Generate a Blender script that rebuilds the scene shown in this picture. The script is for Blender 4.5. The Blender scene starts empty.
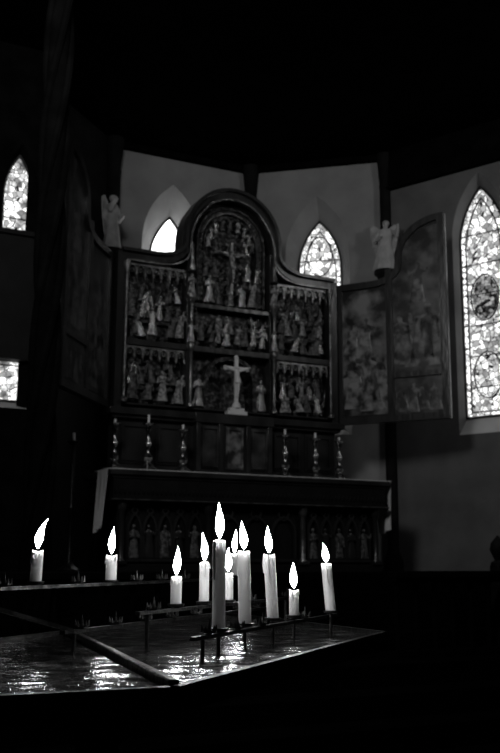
import bpy, math, random
from math import sin, cos, pi, radians, sqrt, atan2
from mathutils import Vector, Matrix
random.seed(7)
S=bpy.context.scene
COL=S.collection
try:
    S.view_settings.view_transform='Standard'
except Exception: pass

# ------------------------------------------------------------ materials
def nt(name):
    m=bpy.data.materials.new(name); m.use_nodes=True
    n=m.node_tree; b=n.nodes['Principled BSDF']; return m,n,b
def mat(name,c0,c1=None,scale=8,rough=.6,metal=0,bump=0,detail=4,stretch=None,sss=0,bscale=None,spec=.5,p0=.35,p1=.68):
    m,n,b=nt(name)
    tc=n.nodes.new('ShaderNodeTexCoord'); mp=n.nodes.new('ShaderNodeMapping')
    if stretch: mp.inputs['Scale'].default_value=stretch
    n.links.new(tc.outputs['Object'],mp.inputs['Vector'])
    no=n.nodes.new('ShaderNodeTexNoise'); no.inputs['Scale'].default_value=scale; no.inputs['Detail'].default_value=detail
    n.links.new(mp.outputs['Vector'],no.inputs['Vector'])
    cr=n.nodes.new('ShaderNodeValToRGB'); c1=c0 if c1 is None else c1
    cr.color_ramp.elements[0].position=p0; cr.color_ramp.elements[1].position=p1
    cr.color_ramp.elements[0].color=(c0,c0,c0,1); cr.color_ramp.elements[1].color=(c1,c1,c1,1)
    n.links.new(no.outputs['Fac'],cr.inputs['Fac']); n.links.new(cr.outputs['Color'],b.inputs['Base Color'])
    b.inputs['Roughness'].default_value=rough; b.inputs['Metallic'].default_value=metal
    b.inputs['Specular IOR Level'].default_value=spec
    if sss:
        b.inputs['Subsurface Weight'].default_value=sss; b.inputs['Subsurface Scale'].default_value=.02
        b.inputs['Subsurface Radius'].default_value=(1,1,1)
    if bump:
        n2=n.nodes.new('ShaderNodeTexNoise'); n2.inputs['Scale'].default_value=bscale or scale*4; n2.inputs['Detail'].default_value=5
        n.links.new(mp.outputs['Vector'],n2.inputs['Vector'])
        bp=n.nodes.new('ShaderNodeBump'); bp.inputs['Strength'].default_value=bump; bp.inputs['Distance'].default_value=.01
        n.links.new(n2.outputs['Fac'],bp.inputs['Height']); n.links.new(bp.outputs['Normal'],b.inputs['Normal'])
    return m
def emis(name,s,c=1.0):
    m,n,b=nt(name); b.inputs['Base Color'].default_value=(c,c,c,1)
    b.inputs['Emission Color'].default_value=(c,c,c,1); b.inputs['Emission Strength'].default_value=s; return m
def stained(name,scale,strength,lo,hi,edge=.035,blotch=.35):
    m,n,b=nt(name); b.inputs['Base Color'].default_value=(.02,.02,.02,1); b.inputs['Roughness'].default_value=.3
    tc=n.nodes.new('ShaderNodeTexCoord')
    v=n.nodes.new('ShaderNodeTexVoronoi'); v.inputs['Scale'].default_value=scale; v.inputs['Randomness'].default_value=.85
    e=n.nodes.new('ShaderNodeTexVoronoi'); e.feature='DISTANCE_TO_EDGE'; e.inputs['Scale'].default_value=scale; e.inputs['Randomness'].default_value=.85
    for q in (v,e): n.links.new(tc.outputs['Object'],q.inputs['Vector'])
    bw=n.nodes.new('ShaderNodeRGBToBW'); n.links.new(v.outputs['Color'],bw.inputs['Color'])
    mr=n.nodes.new('ShaderNodeMapRange'); mr.inputs['From Min'].default_value=.25; mr.inputs['From Max'].default_value=.6
    mr.inputs['To Min'].default_value=lo; mr.inputs['To Max'].default_value=hi; n.links.new(bw.outputs['Val'],mr.inputs['Value'])
    no=n.nodes.new('ShaderNodeTexNoise'); no.inputs['Scale'].default_value=scale*.35; n.links.new(tc.outputs['Object'],no.inputs['Vector'])
    m0=n.nodes.new('ShaderNodeMapRange'); m0.inputs['From Min'].default_value=.38; m0.inputs['From Max'].default_value=.55; m0.inputs['To Min'].default_value=blotch
    n.links.new(no.outputs['Fac'],m0.inputs['Value'])
    g=n.nodes.new('ShaderNodeMath'); g.operation='GREATER_THAN'; g.inputs[1].default_value=edge; n.links.new(e.outputs['Distance'],g.inputs[0])
    a=n.nodes.new('ShaderNodeMath'); a.operation='MULTIPLY'; n.links.new(mr.outputs['Result'],a.inputs[0]); n.links.new(g.outputs[0],a.inputs[1])
    a2=n.nodes.new('ShaderNodeMath'); a2.operation='MULTIPLY'; n.links.new(a.outputs[0],a2.inputs[0]); n.links.new(m0.outputs['Result'],a2.inputs[1])
    a3=n.nodes.new('ShaderNodeMath'); a3.operation='MULTIPLY'; a3.inputs[1].default_value=strength; n.links.new(a2.outputs[0],a3.inputs[0])
    b.inputs['Emission Color'].default_value=(1,1,1,1); n.links.new(a3.outputs[0],b.inputs['Emission Strength']); return m

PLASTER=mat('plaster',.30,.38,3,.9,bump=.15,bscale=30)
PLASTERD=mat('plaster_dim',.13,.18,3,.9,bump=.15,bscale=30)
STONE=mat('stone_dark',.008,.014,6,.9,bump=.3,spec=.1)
STONED=mat('stone_shaded',.003,.006,6,1,bump=.3,spec=0)  # near-black stone copy; darkness of the poorly lit parts is put into the colour
BLACKW=mat('dark_timber',.004,.008,6,.7,bump=.2,spec=.2)
CEIL=mat('ceiling_boards',.0012,.002,6,1,spec=0)
WOOD=mat('carved_oak',.014,.035,5,.28,bump=.35,stretch=(1,1,.3))
WOODL=mat('gilded_oak',.10,.32,14,.28,metal=.8,bump=.5,bscale=60)
RECESS=mat('relief_ground',.01,.16,26,.35,metal=.5,bump=1,bscale=45,p0=.48,p1=.72)
FIG=mat('carved_figure_pale',.09,.42,40,.35,bump=.6,p0=.42,p1=.6)
FIGD=mat('carved_figure_dark',.02,.13,40,.3,bump=.6,p0=.42,p1=.6)
FIGG=mat('carved_figure_gilt',.22,.65,40,.24,metal=.9,bump=.6,p0=.42,p1=.6)
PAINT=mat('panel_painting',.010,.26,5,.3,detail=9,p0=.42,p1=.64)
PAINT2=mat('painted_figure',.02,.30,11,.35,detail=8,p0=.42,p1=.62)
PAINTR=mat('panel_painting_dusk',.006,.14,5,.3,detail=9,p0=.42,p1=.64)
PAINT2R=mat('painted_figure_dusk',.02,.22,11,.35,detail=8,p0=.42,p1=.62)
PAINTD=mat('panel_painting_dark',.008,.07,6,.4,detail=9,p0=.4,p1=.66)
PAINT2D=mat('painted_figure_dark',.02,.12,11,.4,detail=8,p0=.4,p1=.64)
WHITE=mat('ivory',.72,.82,12,.45)
LINEN=mat('linen',.88,.95,30,.9)
STATUE=mat('statue_stone',.40,.55,12,.7,bump=.2)
BRASS=mat('brass',.25,.5,20,.25,metal=1)
IRON=mat('iron',.02,.05,30,.35,metal=.7,bump=.4,bscale=60)
TRAY=mat('tray_steel',.08,.85,26,.13,metal=1,bump=.75,bscale=22,detail=8,p0=.42,p1=.58)
WAX=mat('wax',.88,.93,20,.5,sss=.75)
WICK=mat('wick',.01,.02,40,.9)
FLAME=emis('flame',50)
LEAD=mat('lead',.01,.015,10,.6)
G_R=stained('stained_glass',19,1.5,.3,1.0,.045,.5)
G_M=stained('stained_glass_fine',20,1.9,.3,1.0,.04,.5)
G_M4=stained('stained_glass_bold',22,2.0,.25,1.0,.04,.2)
G_M2=stained('stained_glass_deep',30,.9,.0,.5,.06)
G_W=stained('stained_glass_pale',14,6,.6,1.0,.02,.7)
G_B=emis('stained_glass_bead',1.6)
LITSILL=mat('lit_sill',.6,.7,5,.9)  # pale sill colour stands in for window light falling on it
FLOORM=mat('floor_stone',.002,.004,3,1,bump=.2,spec=0)

# ------------------------------------------------------------ mesh builder
class M:
    def __init__(s): s.v=[];s.f=[];s.mi=[];s.cur=0
    def add(s,vs,fs):
        o=len(s.v); s.v+= [tuple(p) for p in vs]; s.f+=[tuple(i+o for i in f) for f in fs]; s.mi+=[s.cur]*len(fs); return s
    def box(s,x0,x1,y0,y1,z0,z1):
        return s.add([(x0,y0,z0),(x1,y0,z0),(x1,y1,z0),(x0,y1,z0),(x0,y0,z1),(x1,y0,z1),(x1,y1,z1),(x0,y1,z1)],
          [(0,3,2,1),(4,5,6,7),(0,1,5,4),(1,2,6,5),(2,3,7,6),(3,0,4,7)])
    def loft(s,rings,cap=True):
        n=len(rings[0]); vs=[p for r in rings for p in r]; fs=[]
        for i in range(len(rings)-1):
            for j in range(n):
                k=(j+1)%n; fs.append((i*n+j,i*n+k,(i+1)*n+k,(i+1)*n+j))
        if cap: fs.append(tuple(reversed(range(n)))); fs.append(tuple(range((len(rings)-1)*n,len(rings)*n)))
        return s.add(vs,fs)
    def lathe(s,prof,c=(0,0,0),n=16,sx=1,sy=1):
        return s.loft([[(c[0]+r*sx*cos(2*pi*j/n),c[1]+r*sy*sin(2*pi*j/n),c[2]+z) for j in range(n)] for r,z in prof])
    def sphere(s,c,rx,ry=None,rz=None,n=10):
        ry=ry or rx; rz=rz or rx
        return s.loft([[(c[0]+rx*sin(a)*cos(2*pi*j/n),c[1]+ry*sin(a)*sin(2*pi*j/n),c[2]-rz*cos(a)) for j in range(n)] for a in [pi*(i+.15)/(n*.7+.3) if i<n*.7 else pi*.98 for i in range(int(n*.7)+1)]])
    def tube(s,path,r,n=8):
        path=[Vector(p) for p in path]; rs=r if isinstance(r,(list,tuple)) else [r]*len(path); rings=[]
        for i,p in enumerate(path):
            t=(path[min(i+1,len(path)-1)]-path[max(i-1,0)]).normalized()
            a=t.cross(Vector((0,1,0)));
            if a.length<.2: a=t.cross(Vector((1,0,0)))
            a.normalize(); b=t.cross(a)
            rings.append([p+(a*cos(2*pi*j/n)+b*sin(2*pi*j/n))*rs[i] for j in range(n)])
        return s.loft(rings)
    def sweep(s,path,w,y0,y1,closed=False):
        P=[Vector((a,b)) for a,b in path]; n=len(P); L=[];Rr=[]
        for i,p in enumerate(P):
            if closed: a=P[i-1]; b=P[(i+1)%n]
            else: a=P[max(i-1,0)]; b=P[min(i+1,n-1)]
            d1=(p-a); d2=(b-p)
            if d1.length<1e-9: d1=d2
            if d2.length<1e-9: d2=d1
            d1.normalize(); d2.normalize(); t=(d1+d2)
            if t.length<1e-6: t=d1
            t.normalize(); nn=Vector((-t.y,t.x)); k=1/max(.5,abs(nn.dot(Vector((-d1.y,d1.x)))))
            L.append(p+nn*w/2*k); Rr.append(p-nn*w/2*k)
        rings=[[(L[i].x,y0,L[i].y),(L[i].x,y1,L[i].y),(Rr[i].x,y1,Rr[i].y),(Rr[i].x,y0,Rr[i].y)] for i in range(n)]
        if closed: rings.append(rings[0])
        return s.loft(rings,cap=not closed)
    def plate(s,poly,y0,y1):
        n=len(poly); vs=[(a,y0,b) for a,b in poly]+[(a,y1,b) for a,b in poly]
        fs=[tuple(range(n)),tuple(reversed(range(n,2*n)))]+[(i,i+n,(i+1)%n+n,(i+1)%n) for i in range(n)]
        return s.add(vs,fs)
    def obj(s,name,mats,parent=None,loc=(0,0,0),rot=(0,0,0),smooth=True,bevel=0,label=None):
        me=bpy.data.meshes.new(name); me.from_pydata(s.v,[],s.f); me.update()
        if not isinstance(mats,(list,tuple)): mats=[mats]
        for m in mats: me.materials.append(m)
        me.polygons.foreach_set('material_index',s.mi)
        import bmesh
        bm=bmesh.new(); bm.from_mesh(me); bmesh.ops.recalc_face_normals(bm,faces=bm.faces); bm.to_mesh(me); bm.free()
        if smooth:
            me.polygons.foreach_set('use_smooth',[True]*len(me.polygons)); me.set_sharp_from_angle(angle=radians(38))
        o=bpy.data.objects.new(name,me); COL.objects.link(o); o.location=loc; o.rotation_euler=rot
        if parent: o.parent=parent
        if bevel:
            b=o.modifiers.new('bevel','BEVEL'); b.width=bevel; b.segments=2; b.limit_method='ANGLE'
        if label: o['label']=label
        return o
def thing(name,label,cat,loc=(0,0,0),rot=(0,0,0),group=None):
    e=bpy.data.objects.new(name,None); e.empty_display_size=.1; COL.objects.link(e); e.location=loc; e.rotation_euler=rot
    e['label']=label; e['category']=cat
    if group: e['group']=group
    return e
def struct(o): o['kind']='structure'; return o

# robed figure, continuous loft, facing -y
def robed(m,x,y,z,h,lean=0,arm=0,fold=6,n=14,ph=0,flat=1.0,turn=0,wide=1.0):
    T=[(0,.175,.13),(.03,.18,.135),(.2,.15,.11),(.4,.125,.095),(.55,.105,.08),(.68,.12,.085),(.77,.135,.08),(.81,.115,.065),(.835,.05,.045),
       (.86,.042,.04),(.88,.05,.055),(.92,.06,.07),(.955,.06,.068),(.985,.04,.045),(1.0,.01,.012)]
    rings=[]
    for t,rx,ry in T:
        ring=[]
        for j in range(n):
            a=2*pi*j/n; q=1+(.13*(1-t/.6)*cos(fold*a+ph) if t<.6 else 0)
            wq=wide if t<.8 else 1
            dx=rx*q*cos(a)*wq; dy=ry*q*sin(a)
            if t in(.92,) and j==int(n*.75): dy*=1.3
            dx,dy=dx*cos(turn)-dy*sin(turn),dx*sin(turn)+dy*cos(turn)
            ring.append((x+h*(dx+lean*t*t),y+flat*h*dy,z+h*t))
        rings.append(ring)
    m.loft(rings)
    for sd in(-1,1):
        am=arm if isinstance(arm,int) else arm[0 if sd<0 else 1]
        sh=Vector((x+h*(lean*.6+sd*.115*min(wide,1.15)),y,z+h*.765))
        if am==0:   el=sh+Vector((sd*.05,-.02*flat,-.19))*h; ha=el+Vector((-sd*.10,-.14*flat,.07))*h
        elif am==1: el=sh+Vector((sd*.09,-.05*flat,-.1))*h; ha=el+Vector((sd*.03,-.12*flat,.17))*h
        else:        el=sh+Vector((sd*.04,-.01,-.2))*h; ha=el+Vector((sd*.0,-.05*flat,-.18))*h
        m.tube([sh,(sh+el)/2,el,(el+ha)/2,ha],[.05*h,.048*h,.045*h,.04*h,.022*h],7)
        m.sphere(ha,.024*h,n=6)
def corpus(m,x,y,z,h):
    T=[(.0,.03,.03),(.06,.028,.03),(.25,.045,.04),(.44,.055,.05),(.5,.085,.06),(.56,.09,.06),(.64,.065,.045),(.74,.085,.055),(.81,.08,.05),(.835,.035,.035),(.86,.035,.035),(.89,.048,.05),(.94,.05,.055),(.98,.03,.035),(1,.01,.01)]
    m.loft([[(x+h*(rx*cos(2*pi*j/12)+.03*sin(t*5)),y-h*.05+h*ry*sin(2*pi*j/12),z+h*t) for j in range(12)] for t,rx,ry in T])
    for sd in(-1,1):
        m.tube([(x+sd*.07*h,y-.04*h,z+.8*h),(x+sd*.24*h,y-.03*h,z+.86*h),(x+sd*.42*h,y-.02*h,z+.93*h)],[.03*h,.025*h,.016*h],7)
        m.sphere((x+sd*.44*h,y-.02*h,z+.94*h),.022*h,n=6)
    m.lathe([(.075*h,0),(.10*h,.02*h),(.095*h,.1*h),(.085*h,.13*h)],(x+.02*h,y-.05*h,z+.42*h),10,1,.7)

# ------------------------------------------------------------ room shell
ZT=4.4; ZN=-1.1; ZS=-.115
def lancet(hw,z0,zs,zp,n=8):
    pts=[(-hw,z0),(-hw,zs)]
    hgt=zp-zs; R=(hw*hw+hgt*hgt)/(2*hw)
    for i in range(1,n+1):
        z=zs+hgt*i/n; xx=-(sqrt(max(0,R*R-(z-zs)**2))-(R-hw)); pts.append((min(xx,0) if i<n else 0,z))
    return pts
def wall(name,p0,p1,material,win=None,z0=ZN,z1=ZT,reveal=None,sill=None):
    p0=Vector(p0);p1=Vector(p1);L=(p1-p0).length;a=atan2(p1.y-p0.y,p1.x-p0.x); m=M()
    def q(pts,k=0): m.cur=k; m.add([(x,y,z) for x,y,z in pts],[tuple(range(len(pts)))]); m.cur=0
    if not win: m.box(0,L,0,.12,z0,z1)
    else:
        k,hw,zb,zs,zp,ghw,gzb,gzs,gzp,dep=win[:10]; dk=win[10] if len(win)>10 else 0
        A=lancet(hw,zb,zs,zp); B=lancet(ghw,gzb,gzs,gzp)
        for d in (1,-1):
            ed=0 if d==1 else L
            for i in range(len(A)-1):
                q([(ed,0,A[i][1]),(k+d*A[i][0],0,A[i][1]),(k+d*A[i+1][0],0,A[i+1][1]),(ed,0,A[i+1][1])])
                q([(k+d*A[i][0],0,A[i][1]),(k+dk+d*B[i][0],dep,B[i][1]),(k+dk+d*B[i+1][0],dep,B[i+1][1]),(k+d*A[i+1][0],0,A[i+1][1])],1)
        q([(0,0,z0),(L,0,z0),(L,0,zb),(0,0,zb)]); q([(0,0,zp),(L,0,zp),(L,0,z1),(0,0,z1)])
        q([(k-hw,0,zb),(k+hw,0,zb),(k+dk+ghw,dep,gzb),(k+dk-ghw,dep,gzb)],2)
    o=m.obj(name,[material,reveal or material,sill or reveal or material],None,(p0.x,p0.y,0),(0,0,a),smooth=False); struct(o)
    return p0,a
def window(name,p0,a,win,glass,rich=0):
    k,hw,zb,zs,zp,ghw,gzb,gzs,gzp,dep=win[:10]; k+=win[10] if len(win)>10 else 0
    B=lancet(ghw,gzb,gzs,gzp); poly=[(x,z) for x,z in B]+[(-x,z) for x,z in reversed(B[:-1])]
    m=M(); m.plate(poly,-.004,.004); m.cur=1; m.sweep(poly,.02,-.02,.02,True)
    z=gzb+.3
    while z<gzs+.1: m.box(-ghw,ghw,-.012,.0,z-.005,z+.005); z+=.32
    if rich:
        inn=[(x*.76,gzb+.05+(z-gzb)*.93) for x,z in poly]; m.sweep(inn,.012,-.015,.005,True)
        m.cur=1
        for zc in ((gzb+.42,gzb+1.22) if rich==2 else (gzb+1.95,)):
            m.sweep([(ghw*.6*cos(2*pi*i/20),zc+ghw*.95*sin(2*pi*i/20)) for i in range(20)],.010,-.02,.005,True)
        m.cur=2
        for zc in ((gzb+1.22,) if rich==2 else ()):
            m.plate([(ghw*.55*cos(2*pi*i/20),zc+ghw*.9*sin(2*pi*i/20)) for i in range(20)],-.010,-.006)
        m.cur=3; z=gzb+.06
        while z<gzs:
            for sd in(-1,1): m.plate([(sd*ghw*.87+.017*cos(2*pi*i/8),z+.017*sin(2*pi*i/8)) for i in range(8)],-.010,-.006)
            z+=.062
    o=m.obj(name,[glass,LEAD,G_M2,G_B],None,(p0.x+cos(a)*k-sin(a)*dep,p0.y+sin(a)*k+cos(a)*dep,0),(0,0,a),smooth=False)
    return struct(o)
WB=(.70,.35,1.3,3.35,4.04,.235,1.4,3.2,3.76,.30,.07)
WR=(.80,.36,1.3,3.30,4.0,.24,1.4,3.2,3.76,.20,.0)
W3=(1.10,.31,1.22,3.25,3.92,.25,1.40,3.2,3.80,.13,-.03)
WL=(3.39,.15,1.2,3.05,3.5,.125,1.27,3.05,3.42,.10)
p,a=wall('wall_back',(-.85,1.2),(.75,1.2),PLASTER,WB); window('window_1',p,a,WB,G_W)
p,a=wall('wall_back_right',(.75,1.2),(1.95,.2),PLASTER,WR); window('window_2',p,a,WR,G_M,1)
e3=Vector((.4138,-.9104)); q1=Vector((1.95,.2))+e3*2.6
p,a=wall('wall_right',(1.95,.2),tuple(q1),PLASTERD,W3,reveal=mat('plaster_reveal',.16,.22,3,.9),sill=LITSILL); window('window_3',p,a,W3,G_R,2)  # reveal and sill colours lightened in place of daylight from the glass
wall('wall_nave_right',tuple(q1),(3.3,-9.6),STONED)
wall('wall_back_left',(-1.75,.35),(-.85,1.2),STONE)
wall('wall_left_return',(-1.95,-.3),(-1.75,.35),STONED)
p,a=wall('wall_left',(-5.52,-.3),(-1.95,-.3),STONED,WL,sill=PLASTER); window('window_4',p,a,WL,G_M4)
m=M(); m.box(-2.30,-1.96,-.31,-.20,1.64,2.67); m.box(-2.32,-1.94,-.34,-.2,1.60,1.64); m.box(-2.32,-1.94,-.34,-.2,2.67,2.71)
struct(m.obj('trim_1',BLACKW,smooth=False))
m=M(); m.box(-5.6,3.6,-9.6,1.6,ZT,ZT+.1)
struct(m.obj('ceiling',CEIL,smooth=False))
m=M(); m.box(-5.6,3.6,-9.6,1.6,ZN-.1,ZN)
for i in range(3): m.box(-5.5,3.2,-3.2+.3*i,1.5,ZN,ZN+.14*(i+1))
for i in range(4): m.box(-5.5,3.2,-1.9+.2*i,1.5,ZN+.42,ZN+.42+.141*(i+1))
struct(m.obj('floor',FLOORM,smooth=False))
for i,(x,y,r) in enumerate([(.76,1.13,.065),(-.86,1.12,.07),(1.93,.17,.06),(-1.72,.25,.07)]):
    m=M(); m.lathe([(r*1.7,ZS),(r*1.7,ZS+.1),(r*1.3,ZS+.16),(r,ZS+.2),(r,4.0),(r*1.1,4.02),(r,4.05),(r*1.1,4.12),(r*1.3,4.28),(r*1.4,4.33),(r*1.4,ZT)],(x,y,0),14)
    struct(m.obj('trim_%d'%(i+2),STONE))
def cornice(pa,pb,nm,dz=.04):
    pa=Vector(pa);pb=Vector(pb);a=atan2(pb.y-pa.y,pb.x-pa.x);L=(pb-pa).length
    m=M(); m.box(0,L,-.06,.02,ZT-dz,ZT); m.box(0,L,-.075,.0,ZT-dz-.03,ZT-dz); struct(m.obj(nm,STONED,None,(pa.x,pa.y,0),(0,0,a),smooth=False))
cornice((-.85,1.2),(.75,1.2),'trim_6'); cornice((.75,1.2),(1.95,.2),'trim_7'); cornice((1.95,.2),tuple(q1),'trim_8',.40)  # the last, deeper band is added: dark colour in place of light falling off
m=M(); cx,cy=-2.27,-2.0
m.lathe([(.17,ZN),(.17,ZN+.25),(.13,ZN+.32),(.075,ZN+.38),(.075,4.0),(.09,4.05),(.15,4.25),(.17,4.3),(.17,ZT)],(cx,cy,0),16)
for k in range(4):
    m.tube([(cx+.078*cos(k*pi/2+z*2.2),cy+.078*sin(k*pi/2+z*2.2),z) for z in [ZN+.38+i*.1 for i in range(47)]],.028,8)
struct(m.obj('trim_9',STONED))

# ------------------------------------------------------------ altar
altar=thing('altar','dark carved wooden altar table with arcaded front, overhanging slab','altar',(0,-.25,ZS))
def O(m,*a,**k): return m.obj(*a,**k)
m=M(); m.box(-1.36,1.36,-.38,.38,.785,.83); m.box(-1.33,1.33,-.36,.36,.76,.785); O(m,'tabletop',WOOD,altar,bevel=.006)
m=M(); m.box(-1.32,1.32,-.35,.35,.60,.76); m.box(-1.345,1.345,-.37,.36,.575,.60)
for i in range(66): m.sphere((-1.3+i*.04,-.352,.655),.012,.008,.028,n=6)
O(m,'frieze',BLACKW,altar,label='dark frieze band with small carved drops')
m=M(); m.box(-1.34,1.34,-.378,-.368,.583,.592); O(m,'gilt_fillet',WOODL,altar)
m=M(); m.box(-1.26,1.26,-.28,.30,0,.575); m.box(-1.29,1.29,-.33,.32,0,.07); O(m,'body',BLACKW,altar,bevel=.004)
for x in (-1.23,-.46,.46,1.23):
    m=M(); m.lathe([(.04,.07),(.04,.10),(.025,.12),(.028,.3),(.022,.48),(.035,.50),(.042,.53),(.042,.575)],(x,-.31,0),12); m.box(x-.045,x+.045,-.35,-.28,.07,.095)
    O(m,'pilaster',WOODL if x==.46 else WOOD,altar)
for x0,x1,nn in ((-1.18,-.51,5),(.51,1.18,5),(-.41,.41,3)):
    m=M(); w=(x1-x0)/nn
    for i in range(nn):
        c=x0+w*(i+.5); L=lancet(w*.42,.12,.33,.48,6); m.sweep([(c+x,z) for x,z in L]+[(c-x,z) for x,z in reversed(L[:-1])],.018,-.31,-.28)
        m.sweep([(c+w*.18*cos(t*pi/5),.50+w*.18*sin(t*pi/5)) for t in range(10)],.012,-.305,-.28,True)
    m.box(x0,x1,-.31,-.28,.09,.115); ar=O(m,'arcade',WOOD,altar)
    if nn==5:
        for i in range(nn):
            f=M(); robed(f,x0+w*(i+.5),-.295,.12,.27,random.uniform(-.05,.05),i%3,flat=.6); O(f,'carved_figure',WOOD if i%2 else FIGD,ar)
m=M()
def hang(x,sg,y0,y1,zt,zb):
    n=14; vs=[];fs=[]
    for j in range(9):
        t=j/8
        for i in range(n+1):
            u=i/n; yy=y0+(y1-y0)*(.5+(u-.5)*(1-.35*t)); zz=zt-(zt-zb)*t - .06*t*(u)
            vs.append((x+sg*(.012+.025*t+.018*t*sin(u*14)),yy,zz))
    for j in range(8):
        for i in range(n): k=j*(n+1)+i; fs.append((k,k+1,k+n+2,k+n+1))
    m.add(vs,fs)
hang(-1.362,-1,-.62,-.34,.722,.26); hang(1.362,1,-.62,-.30,.722,.28)
m.box(-1.375,1.375,-.62,-.25,.7165,.7215)
cl=m.obj('altar_linen',LINEN); cl['label']='white linen cloth with ends draped over both sides of altar'; cl['category']='altar cloth'

# ------------------------------------------------------------ altarpiece
ap=thing('altarpiece','large winged carved wooden altarpiece with arched top and painted side panels','altarpiece',(-.05,0,0))
ZB,ZSH,ZA=1.30,2.70,3.45
WH=1.11
def outline(zsh=ZSH,za=ZA):
    half=[(WH,zsh),(.78,zsh)]
    for i in range(1,7):
        t=i/6*pi/2; half.append((.78-.29*sin(t),zsh+.17*(1-cos(t))))
    half.append((.485,zsh+.26))
    for i in range(1,13):
        t=i/12*pi/2; half.append(((.485)*cos(t),zsh+.26+(za-zsh-.26)*sin(t)))
    return half
H=outline()
full=[(WH,ZB)]+H+[(-x,z) for x,z in reversed(H[:-1])]+[(-WH,ZB)]
m=M(); m.plate(full,-.02,.06); O(m,'backboard',BLACKW,ap,smooth=False)
m=M(); m.sweep(full,.07,-.15,.06,True); O(m,'outer_frame',WOOD,ap)
m=M(); Hi=[(x-.045 if x>.3 else x*.91,z-.045) for x,z in H]; m.sweep(Hi+[(-x,z) for x,z in reversed(Hi[:-1])],.016,-.165,-.12); O(m,'gilt_inner_moulding',WOODL,ap)
m=M(); Ho=[(x*1.0,z+.045) for x,z in H]; m.sweep(Ho+[(-x,z) for x,z in reversed(Ho[:-1])],.03,-.19,.02); O(m,'crest_moulding',WOOD,ap)
m=M(); 
for x in(-.43,.43): m.box(x-.035,x+.035,-.14,0,ZB,2.92)
m.box(-1.08,1.08,-.15,0,1.875,1.93)
m.box(-.40,.40,-.14,0,2.30,2.34); m.box(-1.08,1.08,-.15,0,ZB,ZB+.05); 
O(m,'mullions',WOOD,ap,bevel=.004)
for x in(-.43,.43):
    c=M(); c.lathe([(.03,1.35),(.03,1.38),(.014,1.40),(.014,1.86),(.03,1.89),(.032,1.93),(.014,1.96),(.014,2.30),(.03,2.34),(.045,2.38),(.045,2.40)],(x,-.165,0),12)
    c.lathe([(.045,2.62),(.03,2.64),(.035,2.66),(.018,2.72),(.02,2.74),(.004,2.92)],(x,-.165,0),8)
    cc=O(c,'colonnette',WOODL,ap)
    f=M(); robed(f,x,-.165,2.40,.21,0,0); O(f,'statuette',FIG,cc,label='pale carved saint statuette')
    f=M(); robed(f,x,-.17,1.95,.20,0,1); O(f,'statuette',FIGG,cc)
for x in(-1.06,1.06):
    c=M(); c.lathe([(.03,1.35),(.03,1.38),(.013,1.40),(.013,2.55),(.03,2.6),(.03,2.64)],(x,-.16,0),10); O(c,'colonnette',WOODL,ap)
def canopy(x0,x1,zt,n,drop,parent):
    m=M(); w=(x1-x0)/n
    for i in range(n):
        c=x0+w*(i+.5); L=lancet(w*.44,zt-drop,zt-drop*.65,zt-drop*.1,5)
        m.sweep([(c+x,z) for x,z in L]+[(c-x,z) for x,z in reversed(L[:-1])],.010,-.135,-.10)
        m.sweep([(c+w*.2*cos(t*pi/4),zt-drop*.55+w*.2*sin(t*pi/4)) for t in range(8)],.006,-.13,-.11,True)
    for i in range(n+1):
        x=x0+w*i; m.lathe([(.002,-drop*1.3),(.010,-drop*1.15),(.006,-drop),(.007,0)],(x,-.125,zt),6)
    m.box(x0,x1,-.13,-.02,zt-.02,zt); return O(m,'tracery_canopy',WOODL,parent)
FM=[FIG,FIGG,FIGG,FIGD,FIGD]
def relief(x0,x1,z0,z1,rows,name='relief_scene',can=7,drop=.12):
    m=M(); m.box(x0,x1,-.04,-.018,z0,z1)
    for i in range(26):
        m.sphere((random.uniform(x0+.05,x1-.05),-.045,random.uniform(z0+.1,z1-.13)),random.uniform(.02,.07),.035,random.uniform(.02,.07),n=7)
    for r,(zb,h,n) in enumerate(rows[1:]): m.box(x0,x1,-.085+.015*r,-.03,zb-.03,zb)
    b=O(m,name,RECESS,ap)
    if can: canopy(x0,x1,z1,can,drop,b)
    for r,(zb,h,n) in enumerate(rows):
        w=(x1-x0)/n
        for i in range(n):
            f=M(); kneel=random.random()<.3
            hh=h*(random.uniform(.62,.8) if kneel else random.uniform(.9,1.22))
            robed(f,min(max(x0+w*(i+.5)+random.uniform(-.35,.35)*w,x0+.05),x1-.05),-.115+.022*r+random.uniform(-.012,.012),zb+random.uniform(0,.03),hh,random.uniform(-.4,.4),(random.choice([0,1,2]),random.choice([0,1,2])),
                  fold=random.choice([4,5,6,7]),ph=random.random()*6,turn=random.uniform(-.9,.9),flat=.75,wide=random.uniform(1.3,1.9) if kneel else random.uniform(.85,1.25))
            if random.random()<.25:
                xx=x0+w*(i+.5); f.tube([(xx,-.12,zb),(xx+random.uniform(-.06,.06),-.12,zb+hh*1.35)],.004,5)
            O(f,'carved_figure',random.choice(FM),b)
    return b
relief(-1.04,-.48,1.95,2.64,[(1.96,.25,5),(2.13,.22,6),(2.29,.18,5)])
relief(-1.04,-.48,1.36,1.87,[(1.37,.26,4),(1.52,.2,5)],drop=.10)
relief(.48,1.04,1.95,2.64,[(1.96,.25,5),(2.13,.22,6),(2.29,.18,5)])
relief(.48,1.04,1.36,1.87,[(1.37,.24,4),(1.50,.2,5)],drop=.10)
relief(-.38,.38,1.95,2.29,[(1.96,.2,8),(2.06,.17,8)],can=0)
nb=M(); nb.box(-.38,.38,-.03,-.018,1.36,1.87); L=lancet(.25,1.36,1.62,1.85,8)
nb.sweep([(x,z) for x,z in L]+[(-x,z) for x,z in reversed(L[:-1])],.04,-.11,-.03); n1=O(nb,'niche',RECESS,ap)
for x in(-.32,.32):
    f=M(); robed(f,x,-.10,1.37,.3,0,0); O(f,'carved_figure',FIGG,n1)
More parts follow.
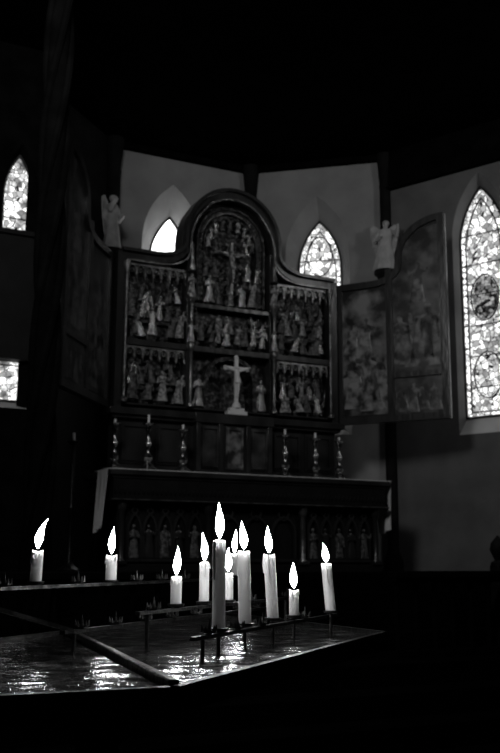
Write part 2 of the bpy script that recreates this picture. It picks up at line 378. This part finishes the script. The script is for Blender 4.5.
def arch(hw,z0,zs,zp,n=12): return [(-hw,z0)]+[(-hw*cos(t/n*pi),zs+(zp-zs)*sin(t/n*pi)) for t in range(n+1)]+[(hw,z0)]
nb=M(); nb.plate(arch(.39,2.35,2.98,3.37),-.035,-.018)
nb.sweep(arch(.35,2.36,2.98,3.33),.022,-.10,-.03); nb.sweep(arch(.28,2.36,2.96,3.23),.016,-.09,-.03); n2=O(nb,'arched_niche',RECESS,ap)
v=M()
for k in range(30):
    t=k/29*pi; r=.315; cx,cz=-r*cos(t),2.97+.33*sin(t)
    v.tube([(cx+.026*(1-s/12)*cos(s*.9),-.075,cz+.026*(1-s/12)*sin(s*.9)) for s in range(10)],.007,5)
for sd in(-1,1):
    for k in range(11):
        cz=2.40+k*.052; v.tube([(sd*(.315)+sd*.026*(1-s/12)*cos(s*.9+k),-.075,cz+.026*(1-s/12)*sin(s*.9+k)) for s in range(10)],.007,5)
O(v,'vine_scrollwork',WOODL,n2)
for sd in(-1,1):
    v=M()
    for k in range(9):
        v.tube([(sd*(.05+.02*k*.6)+.03*sin(s*.8+k),-.06,2.5+k*.07+.03*cos(s*.8)) for s in range(7)],.008,5)
    O(v,'vine_scrollwork',WOODL,n2)
for i in range(9):
    t=(i+.5)/9*pi; f=M(); robed(f,-.235*cos(t),-.08,2.93+.24*sin(t)-.05,.13,0,i%3,flat=.7); O(f,'carved_figure',FM[i%5],n2)
for i,(x,z,h) in enumerate([(-.22,2.37,.27),(-.12,2.36,.22),(.12,2.36,.22),(.22,2.37,.27),(-.17,2.62,.18),(.17,2.62,.18),(-.27,2.62,.17),(.27,2.62,.17),(0,2.36,.16),(-.16,2.86,.14),(.17,2.88,.14)]):
    f=M(); robed(f,x,-.10,z,h,random.uniform(-.3,.3),(i%2,i%3),flat=.75,turn=random.uniform(-.7,.7)); O(f,'carved_figure',FM[(i*3+1)%5],n2)
c=M(); c.box(-.014,.014,-.115,-.085,2.48,2.99); c.box(-.13,.13,-.115,-.085,2.86,2.886); c=O(c,'carved_cross',WOODL,n2)
f=M(); corpus(f,0,-.12,2.58,.32); O(f,'corpus',FIG,c)
pd=M(); pd.box(-1.19,1.19,-.20,.06,1.24,1.30); pd.box(-1.16,1.16,-.17,.06,1.21,1.24); pd.box(-1.12,1.12,-.12,.06,.72,1.21); pd.box(-1.18,1.18,-.18,.06,.72,.78)
pre=O(pd,'predella',WOOD,ap,bevel=.004)
for x0,x1 in((-1.08,-.78),(-.74,-.42),(.42,.74),(.78,1.08)):
    m=M(); m.box(x0,x1,-.135,-.12,.82,1.18); m.sweep([(x0+.03,.85),(x1-.03,.85),(x1-.03,1.15),(x0+.03,1.15)],.02,-.15,-.13,True)
    O(m,'predella_panel',WOOD,pre)
tb=M(); tb.box(-.38,.38,-.20,-.10,.72,1.22); tb.box(-.40,.40,-.23,-.1,1.21,1.30); tb.box(-.40,.40,-.23,-.1,.72,.77)
for x in(-.36,-.14,.14,.36): tb.box(x-.022,x+.022,-.22,-.19,.77,1.21)
t=O(tb,'tabernacle',WOOD,pre,bevel=.004)
for x,mt in((-.25,PAINTD),(0,PAINT2R),(.25,PAINTD)):
    m=M(); m.box(x-.085,x+.085,-.215,-.20,.80,1.18); m.sweep([(x-.07,.82),(x+.07,.82),(x+.07,1.16),(x-.07,1.16)],.014,-.23,-.21,True)
    O(m,'tabernacle_door',mt,t)
PHI=.932
def wing(sd):
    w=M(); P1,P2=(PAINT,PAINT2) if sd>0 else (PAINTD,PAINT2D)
    top=[(0,ZSH),(.36,ZSH)]+[(.36+.30*sin(i/6*pi/2),ZSH+.17*(1-cos(i/6*pi/2))) for i in range(1,7)]+[(.665,ZSH+.24)]+[(1.12-.455*cos(i/10*pi/2),ZSH+.24+.38*sin(i/10*pi/2)) for i in range(1,11)]
    poly=[(0,ZB)]+top+[(1.12,ZB)]; poly=[(sd*(x+.02),z) for x,z in poly]
    w.plate(poly,-.015,.02); cen=[(sd*(.57+(x*sd-.02-.56)*.95),ZB+.03+(z-ZB)*.968) for x,z in poly]
    w.sweep(cen,.065,-.045,.03,True); w.box(*sorted((sd*.53,sd*.60)),-.043,.0,ZB+.03,ZSH+.12)
    w.box(*sorted((sd*.60,sd*1.10)),-.043,.0,1.72,1.77)
    o=w.obj('painted_wing',WOOD,ap,(sd*1.20,-.06,0),(0,0,-sd*PHI),label='hinged side wing with framed paintings')
    def pic(x0,x1,z0,z1,figs,tp=None,P1=P1,P2=P2):
        m=M(); 
        pl=[(sd*x0,z0),(sd*x1,z0)]+([(sd*x,z) for x,z in tp] if tp else [(sd*x1,z1),(sd*x0,z1)])
        m.plate(pl,-.022,-.012); 
        q=m.obj('painting',P1,o)
        for(x,z,h,ar) in figs:
            f=M(); robed(f,sd*x,0,z,h,random.uniform(-.15,.15),ar,wide=random.uniform(1,1.5),flat=.05)
            f.v=[(a,-.0225-.0015*(1 if b<0 else 0),c) for a,b,c in f.v]
            f.obj('painted_figure',P2,q,smooth=False)
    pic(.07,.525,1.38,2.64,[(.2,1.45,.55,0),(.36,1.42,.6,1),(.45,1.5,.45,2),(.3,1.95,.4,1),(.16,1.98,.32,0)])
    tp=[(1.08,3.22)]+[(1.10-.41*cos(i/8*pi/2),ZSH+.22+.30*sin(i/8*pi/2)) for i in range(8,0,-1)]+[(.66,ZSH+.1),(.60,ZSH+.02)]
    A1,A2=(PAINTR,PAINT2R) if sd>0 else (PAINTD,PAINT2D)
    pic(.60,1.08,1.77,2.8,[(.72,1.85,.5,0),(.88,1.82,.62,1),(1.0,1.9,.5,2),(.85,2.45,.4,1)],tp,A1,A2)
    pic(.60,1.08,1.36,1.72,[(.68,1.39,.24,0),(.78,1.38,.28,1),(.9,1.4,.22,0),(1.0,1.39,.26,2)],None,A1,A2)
    for z in(1.5,2.1,2.55):
        m=M(); m.lathe([(.012,-.05),(.014,-.045),(.014,.045),(.012,.05)],(0,-.0,z),10); m.box(*sorted((-sd*.07,0)),.0,.012,z-.03,z+.03); m.obj('hinge',IRON,o)
wing(1); wing(-1)

cr=thing('altar_crucifix','white ivory crucifix on stepped base above the tabernacle','crucifix',(-.03,-.19,1.301))
m=M(); m.box(-.10,.10,-.035,.035,0,.035); m.box(-.075,.075,-.028,.028,.035,.065); m.lathe([(.045,.065),(.04,.09),(.025,.12)],(0,0,0),12); O(m,'base',WHITE,cr,bevel=.003)
m=M(); m.box(-.018,.018,-.01,.01,.09,.54); m.box(-.11,.11,-.01,.01,.42,.456)
for x,z in((-.11,.438),(.11,.438),(0,.545)): m.sphere((x,0,z),.024,.015,.024,n=8)
O(m,'cross',WHITE,cr,bevel=.003)
m=M(); corpus(m,0,-.012,.17,.30); O(m,'corpus',WHITE,cr)

prof=[(.075,0),(.08,.015),(.066,.03),(.04,.05),(.022,.075),(.018,.09),(.034,.105),(.038,.125),(.022,.15),(.013,.17),(.016,.215),(.030,.24),(.028,.255),(.014,.28),(.012,.34),(.022,.36),(.026,.375),(.016,.39),(.04,.405),(.046,.412),(.046,.418),(.012,.42)]
def candlestick(i,x,y,hs,ch):
    e=thing('candlestick' if i==0 else 'candlestick.%03d'%i,'ornate turned brass candlestick with %s white candle on altar'%('short' if ch<.06 else 'tall'),'candlestick',(x,y,.7225),group='candlesticks on the altar')
    m=M(); m.lathe([(r*1.15,z*hs) for r,z in prof],n=18)
    for k in range(3): m.sphere((.07*cos(k*2.094+.5),.07*sin(k*2.094+.5),.016),.016,n=7)
    O(m,'stem',BRASS,e)
    m=M(); m.lathe([(.011,.42*hs),(.011,.42*hs+ch),(.006,.42*hs+ch+.004)],n=10); O(m,'candle',WAX,e)
    m=M(); m.tube([(0,0,.42*hs+ch),(.001,0,.42*hs+ch+.01)],.0015,5); O(m,'wick',WICK,e)
for i,(x,hs,ch) in enumerate([(-1.25,.96,.03),(-.95,1.0,.07),(-.63,.92,.04),(.38,.95,.05),(.70,.92,.05),(.96,.9,.03)]): candlestick(i,x,-.38,hs,ch)

e=thing('floor_candlestick','tall slender dark floor candlestick beside the altar','candlestick',(-1.54,-.16,ZS))
m=M(); m.lathe([(.10,0),(.10,.02),(.05,.05),(.018,.1),(.018,.5),(.03,.53),(.018,.56),(.016,1.05),(.05,1.08),(.055,1.09),(.012,1.1)],n=14); O(m,'stem',IRON,e)
m=M(); m.lathe([(.013,1.1),(.013,1.16),(.005,1.165)],n=10); O(m,'candle',WAX,e)

def angel(i,x,y,z,h,rz):
    e=thing('angel_statue' if i==0 else 'angel_statue.%03d'%i,'pale stone winged angel statue on corbel high on wall','statue',(x,y,z),(0,0,rz),group='angel statues')
    m=M(); robed(m,0,0,0,h,.04,(0,1) if i else (1,0),n=24,wide=1.15); m.sphere((h*.035,.012,h*.945),h*.07,h*.072,h*.062,n=12)
    O(m,'body',STATUE,e)
    for sd in(-1,1):
        m=M(); pts=[(0,.70),(.10,.86),(.20,.93),(.27,.88),(.26,.7),(.22,.5),(.17,.32),(.12,.22),(.08,.4),(.03,.55)]
        m.plate([(sd*a*h,b*h) for a,b in pts],.03,.045)
        for k in range(5): m.tube([(sd*(.05+.03*k)*h,.028,.75*h),(sd*(.08+.035*k)*h,.026,(.4+.02*k)*h)],.008,5)
        O(m,'wing',STATUE,e)
    c=thing('wall_corbel' if i==0 else 'wall_corbel.%03d'%i,'moulded dark stone corbel bracket under angel statue','corbel',(x,y,z),(0,0,rz),group='corbels')
    m=M(); m.lathe([(.01,-.22),(.03,-.2),(.05,-.15),(.09,-.06),(.115,-.045),(.115,-.002)],n=16); m.box(-.05,.05,0,.26,-.2,-.004); O(m,'bracket',STONE,c)
angel(0,-.99,.71,3.02,.58,.757); angel(1,1.83,.06,3.02,.56,-.7)

def rail(i,x0,x1):
    e=thing('altar_rail' if i==0 else 'altar_rail.%03d'%i,'dark wooden communion rail with turned balusters','rail',((x0+x1)/2,-2.3,ZN+.42),group='altar rails'); L=(x1-x0)/2
    m=M(); m.box(-L,L,-.06,.06,.55,.60); m.box(-L,L,-.045,.045,.52,.55); O(m,'handrail',STONED,e,bevel=.008)
    m=M(); m.box(-L,L,-.05,.05,0,.05); O(m,'bottom_rail',STONED,e)
    n=int(2*L/.16)
    for k in range(n+1):
        m=M(); m.lathe([(.022,.05),(.022,.09),(.014,.12),(.028,.22),(.012,.4),(.02,.5),(.02,.52)],(-L+.04+(2*L-.08)*k/n,0,0),10); O(m,'baluster',STONED,e)
rail(0,.2,2.9); rail(1,-3.4,-1.2)
e=thing('newel_post','dark carved newel post with round finial beside communion rail','post',(1.32,-2.13,ZN+.42))
m=M(); m.box(-.05,.05,-.05,.05,0,.64); O(m,'shaft',BLACKW,e,bevel=.006)
m=M(); m.lathe([(.06,.64),(.06,.66),(.03,.68),(.05,.72),(.065,.76),(.055,.81),(.02,.85),(.004,.87)],n=16); O(m,'finial',BLACKW,e)

# ------------------------------------------------------------ votive candle stand
A0=Vector((-3.373,-7.105)); UU=Vector((.754,.657)); VV=Vector((-.657,.754))
def W2(u,v): p=A0+UU*u+VV*v; return p.x,p.y
ZTR=-.122
st=thing('votive_candle_stand','dark metal votive candle stand with tiered pricket rails over trays','candle stand',(A0.x+.25,A0.y+.5,ZN))
L0=Vector(st.location)
def loc(m): m.v=[(x-L0.x,y-L0.y,z-L0.z) for x,y,z in m.v]; return m
def bar(m,p,q,w,z0,z1,z2=None,z3=None):
    p=Vector(p);q=Vector(q);d=(q-p).normalized();n=Vector((-d.y,d.x))*w/2
    z2=z0 if z2 is None else z2; z3=z1 if z3 is None else z3
    pts=[p-n,q-n,q+n,p+n]; zb=[z0,z2,z2,z0]; zt=[z1,z3,z3,z1]
    vs=[(a.x,a.y,zz) for a,zz in zip(pts,zb)]+[(a.x,a.y,zz) for a,zz in zip(pts,zt)]
    m.add(vs,[(0,3,2,1),(4,5,6,7),(0,1,5,4),(1,2,6,5),(2,3,7,6),(3,0,4,7)])
def tray(pts,skip):
    P=[W2(*p) for p in pts]; n=len(P); m=M()
    m.add([(x,y,ZTR-.006) for x,y in P]+[(x,y,ZTR-.012) for x,y in P],[tuple(range(n)),tuple(reversed(range(n,2*n)))]+[(i,(i+1)%n,(i+1)%n+n,i+n) for i in range(n)])
    o=O(loc(m),'tray',TRAY,st,label='shallow wax-spattered metal tray')
    m=M()
    for i in range(n):
        if i!=skip: bar(m,P[i],P[(i+1)%n],.009,ZTR-.028,ZTR-.001)
    O(loc(m),'rim',IRON,o)
tray([(-.012,-.008),(.785,-.008),(1.22,.50),(.56,.50)],3)
tray([(-.018,-.004),(.553,.503),(-.12,.50),(-.22,.19)],0)
rows=[(.098,.24,.84,-.098),(.246,.36,1.0,-.076),(.40,.20,1.15,-.040),(.32,.28,1.08,-.100)]
for v,u0,u1,z in rows:
    m=M(); bar(m,W2(u0,v),W2(u1,v),.008,z-.005,z)
    for u in(u0+.03,u1-.03): m.lathe([(.003,ZTR-.008),(.003,z-.005)],(*W2(u,v),0),8)
    O(loc(m),'pricket_rail',IRON,st)
m=M(); bar(m,W2(.0,.0),W2(.57,.50),.011,ZTR-.024,ZTR+.003); O(loc(m),'divider_bar',IRON,st,bevel=.002)
m=M(); bar(m,(-3.62,-6.77),(-3.355,-6.67),.008,-.026,-.020,-.104,-.098); O(loc(m),'brace',IRON,st)
C=[(-3.189,-6.805,-.093,.118,.0180,.050,.0,.0),(-3.112,-6.729,-.093,.104,.0188,.042,-.003,-.02),(-3.028,-6.657,-.091,.098,.0186,.042,-.003,-.06),
   (-2.969,-6.619,-.090,.040,.0160,.042,-.002,0),(-2.841,-6.523,-.090,.082,.0190,.034,-.006,-.09),
   (-3.167,-6.593,-.070,.042,.0175,.044,.002,0),(-3.087,-6.520,-.070,.064,.0165,.047,-.003,0),(-3.025,-6.482,-.070,.045,.0185,.042,.001,0),
   (-3.390,-6.585,-.034,.045,.0175,.045,.013,.03),(-3.226,-6.441,-.036,.041,.0190,.045,.002,0),(-2.827,-6.090,-.035,.046,.0190,.050,.002,0)]
RV=Vector((.897,-.441,0))
lab=['tallest','tall','slightly leaning tall','very short','leaning medium','short','medium slim','short','short','short','short']
for i,(x,y,z,h,d,fh,fl,ti) in enumerate(C):
    e=thing('votive_candle' if i==0 else 'votive_candle.%03d'%i,'%s lit white votive candle standing on metal rail'%lab[i],'candle',(x,y,z),group='lit votive candles')
    ax=RV*ti
    r=d/2; m=M(); n=18; rings=[]
    for k,t in enumerate([0,.25,.5,.75,.93,1.0,1.0]):
        rr=r*(.97 if k==5 else (.75 if k==6 else 1)); o2=ax*(h*t)
        rings.append([(o2.x+rr*(1+.02*sin(3*a+i))*cos(a),o2.y+rr*(1+.02*sin(3*a+i))*sin(a),h*t-(.002 if k==6 else 0)+(.0012*sin(2*a+i) if k>=4 else 0)) for a in [2*pi*j/n for j in range(n)]])
    m.loft(rings)
    for q in range(2):
        a=random.random()*6.28; L=h*random.uniform(.15,.5); m.tube([(ax.x*h+r*.97*cos(a),ax.y*h+r*.97*sin(a),h-.001),(ax.x*h+r*1.03*cos(a),ax.y*h+r*1.03*sin(a),h-L*.6),(ax.x*(h-L)+r*1.0*cos(a),ax.y*(h-L)+r*1.0*sin(a),h-L)],[.0012,.0016,.002],6)
    O(m,'wax_body',WAX,e)
    tp=ax*h; m=M(); m.tube([(tp.x,tp.y,h-.003),(tp.x,tp.y,h+.004),(tp.x+.001,tp.y,h+.009)],.0008,5); O(m,'wick',WICK,e)
    m=M(); n=12; rg=[]
    for t,rr in [(0,.10),(.08,.45),(.2,.85),(.33,1.0),(.48,.92),(.63,.70),(.78,.42),(.9,.18),(1,.02)]:
        o2=tp+RV*(fl*t*t+.0012*sin(t*5+i)*t); rg.append([(o2.x+rr*.006*cos(2*pi*j/n),o2.y+rr*.006*sin(2*pi*j/n),h+.003+fh*t) for j in range(n)])
    m.loft(rg); O(m,'flame',FLAME,e)
    m=M(); m.lathe([(.004,-.006),(.012,-.004),(.0135,-.001),(.0135,.0),(.009,-.0015)],(x,y,z),14)
    if i in(0,1,2,3,4): m.lathe([(.003,ZTR-.006),(.003,z-.005)],(x,y,0),6)
    O(loc(m),'drip_cup',IRON,st)
def crown(x,y,z):
    m=M(); m.lathe([(.003,0),(.009,.002),(.010,.005),(.008,.004),(.003,.002)],(x,y,z),12); m.lathe([(.003,.002),(.0005,.020)],(x,y,z),6)
    for k in range(5):
        a=k*1.2566; m.tube([(x+.009*cos(a),y+.009*sin(a),z+.003),(x+.0105*cos(a),y+.0105*sin(a),z+.012)],[.003,.0005],5)
    O(loc(m),'pricket',IRON,st)
cu=[[(Vector((c[0],c[1]))-A0).dot(UU) for c in C[a:b]] for a,b in((0,5),(5,8),(8,11),(0,0))]
for (v,u0,u1,z),us in zip(rows,cu):
    u=u0+.05
    while u<u1:
        if all(abs(u-q)>.035 for q in us): crown(*W2(u,v),z)
        u+=.095
m=M(); px,py=W2(.35,.30); m.lathe([(.03,ZN+.12),(.03,ZN+.2),(.018,ZN+.25),(.018,ZTR-.2),(.03,ZTR-.15),(.06,ZTR-.03),(.10,ZTR-.012)],(px,py,0),14); O(loc(m),'pedestal',IRON,st)
for k in range(3):
    a=k*2.094+.3; m=M(); m.tube([(px,py,ZN+.18),(px+.15*cos(a),py+.15*sin(a),ZN+.14),(px+.28*cos(a),py+.28*sin(a),ZN+.02)],[.02,.018,.015],8); O(loc(m),'foot',IRON,st)

# ------------------------------------------------------------ lights
def area(name,locn,tgt,size,power):
    l=bpy.data.lights.new(name,'AREA'); l.energy=power; l.size=size; l.color=(1,1,1)
    o=bpy.data.objects.new(name,l); COL.objects.link(o); o.location=locn
    o.rotation_euler=(Vector(tgt)-Vector(locn)).to_track_quat('-Z','Y').to_euler(); return o
area('added_nave_light',(-3.2,-4.2,3.6),(.3,.4,2.0),.8,42)  # added unseen area lamp, lifts walls and altarpiece; no window modelled here
area('added_nave_light',(2.4,-3.6,3.6),(-.2,.2,2.4),.5,12)  # second added unseen lamp, weaker, from the right
w=bpy.data.worlds.new('world'); S.world=w; w.use_nodes=True; w.node_tree.nodes['Background'].inputs[0].default_value=(1,1,1,1); w.node_tree.nodes['Background'].inputs[1].default_value=.002

# ------------------------------------------------------------ camera
yw,pt,rl,f=0.4572,0.1898,0.0044,949.8
F=Vector((sin(yw)*cos(pt),cos(yw)*cos(pt),sin(pt))); R=Vector((cos(yw),-sin(yw),0)); U=R.cross(F)
R2=R*cos(rl)+U*sin(rl); U=R2.cross(F)
cd=bpy.data.cameras.new('camera'); cam=bpy.data.objects.new('camera',cd); COL.objects.link(cam)
mw=Matrix((( R2.x,U.x,-F.x,-3.744),(R2.y,U.y,-F.y,-8.027),(R2.z,U.z,-F.z,0),(0,0,0,1))); cam.matrix_world=mw
cd.sensor_fit='VERTICAL'; cd.sensor_height=36; cd.lens=f/753*36; cd.clip_start=.05
cd.dof.use_dof=True; cd.dof.focus_distance=1.5; cd.dof.aperture_fstop=13
S.camera=cam
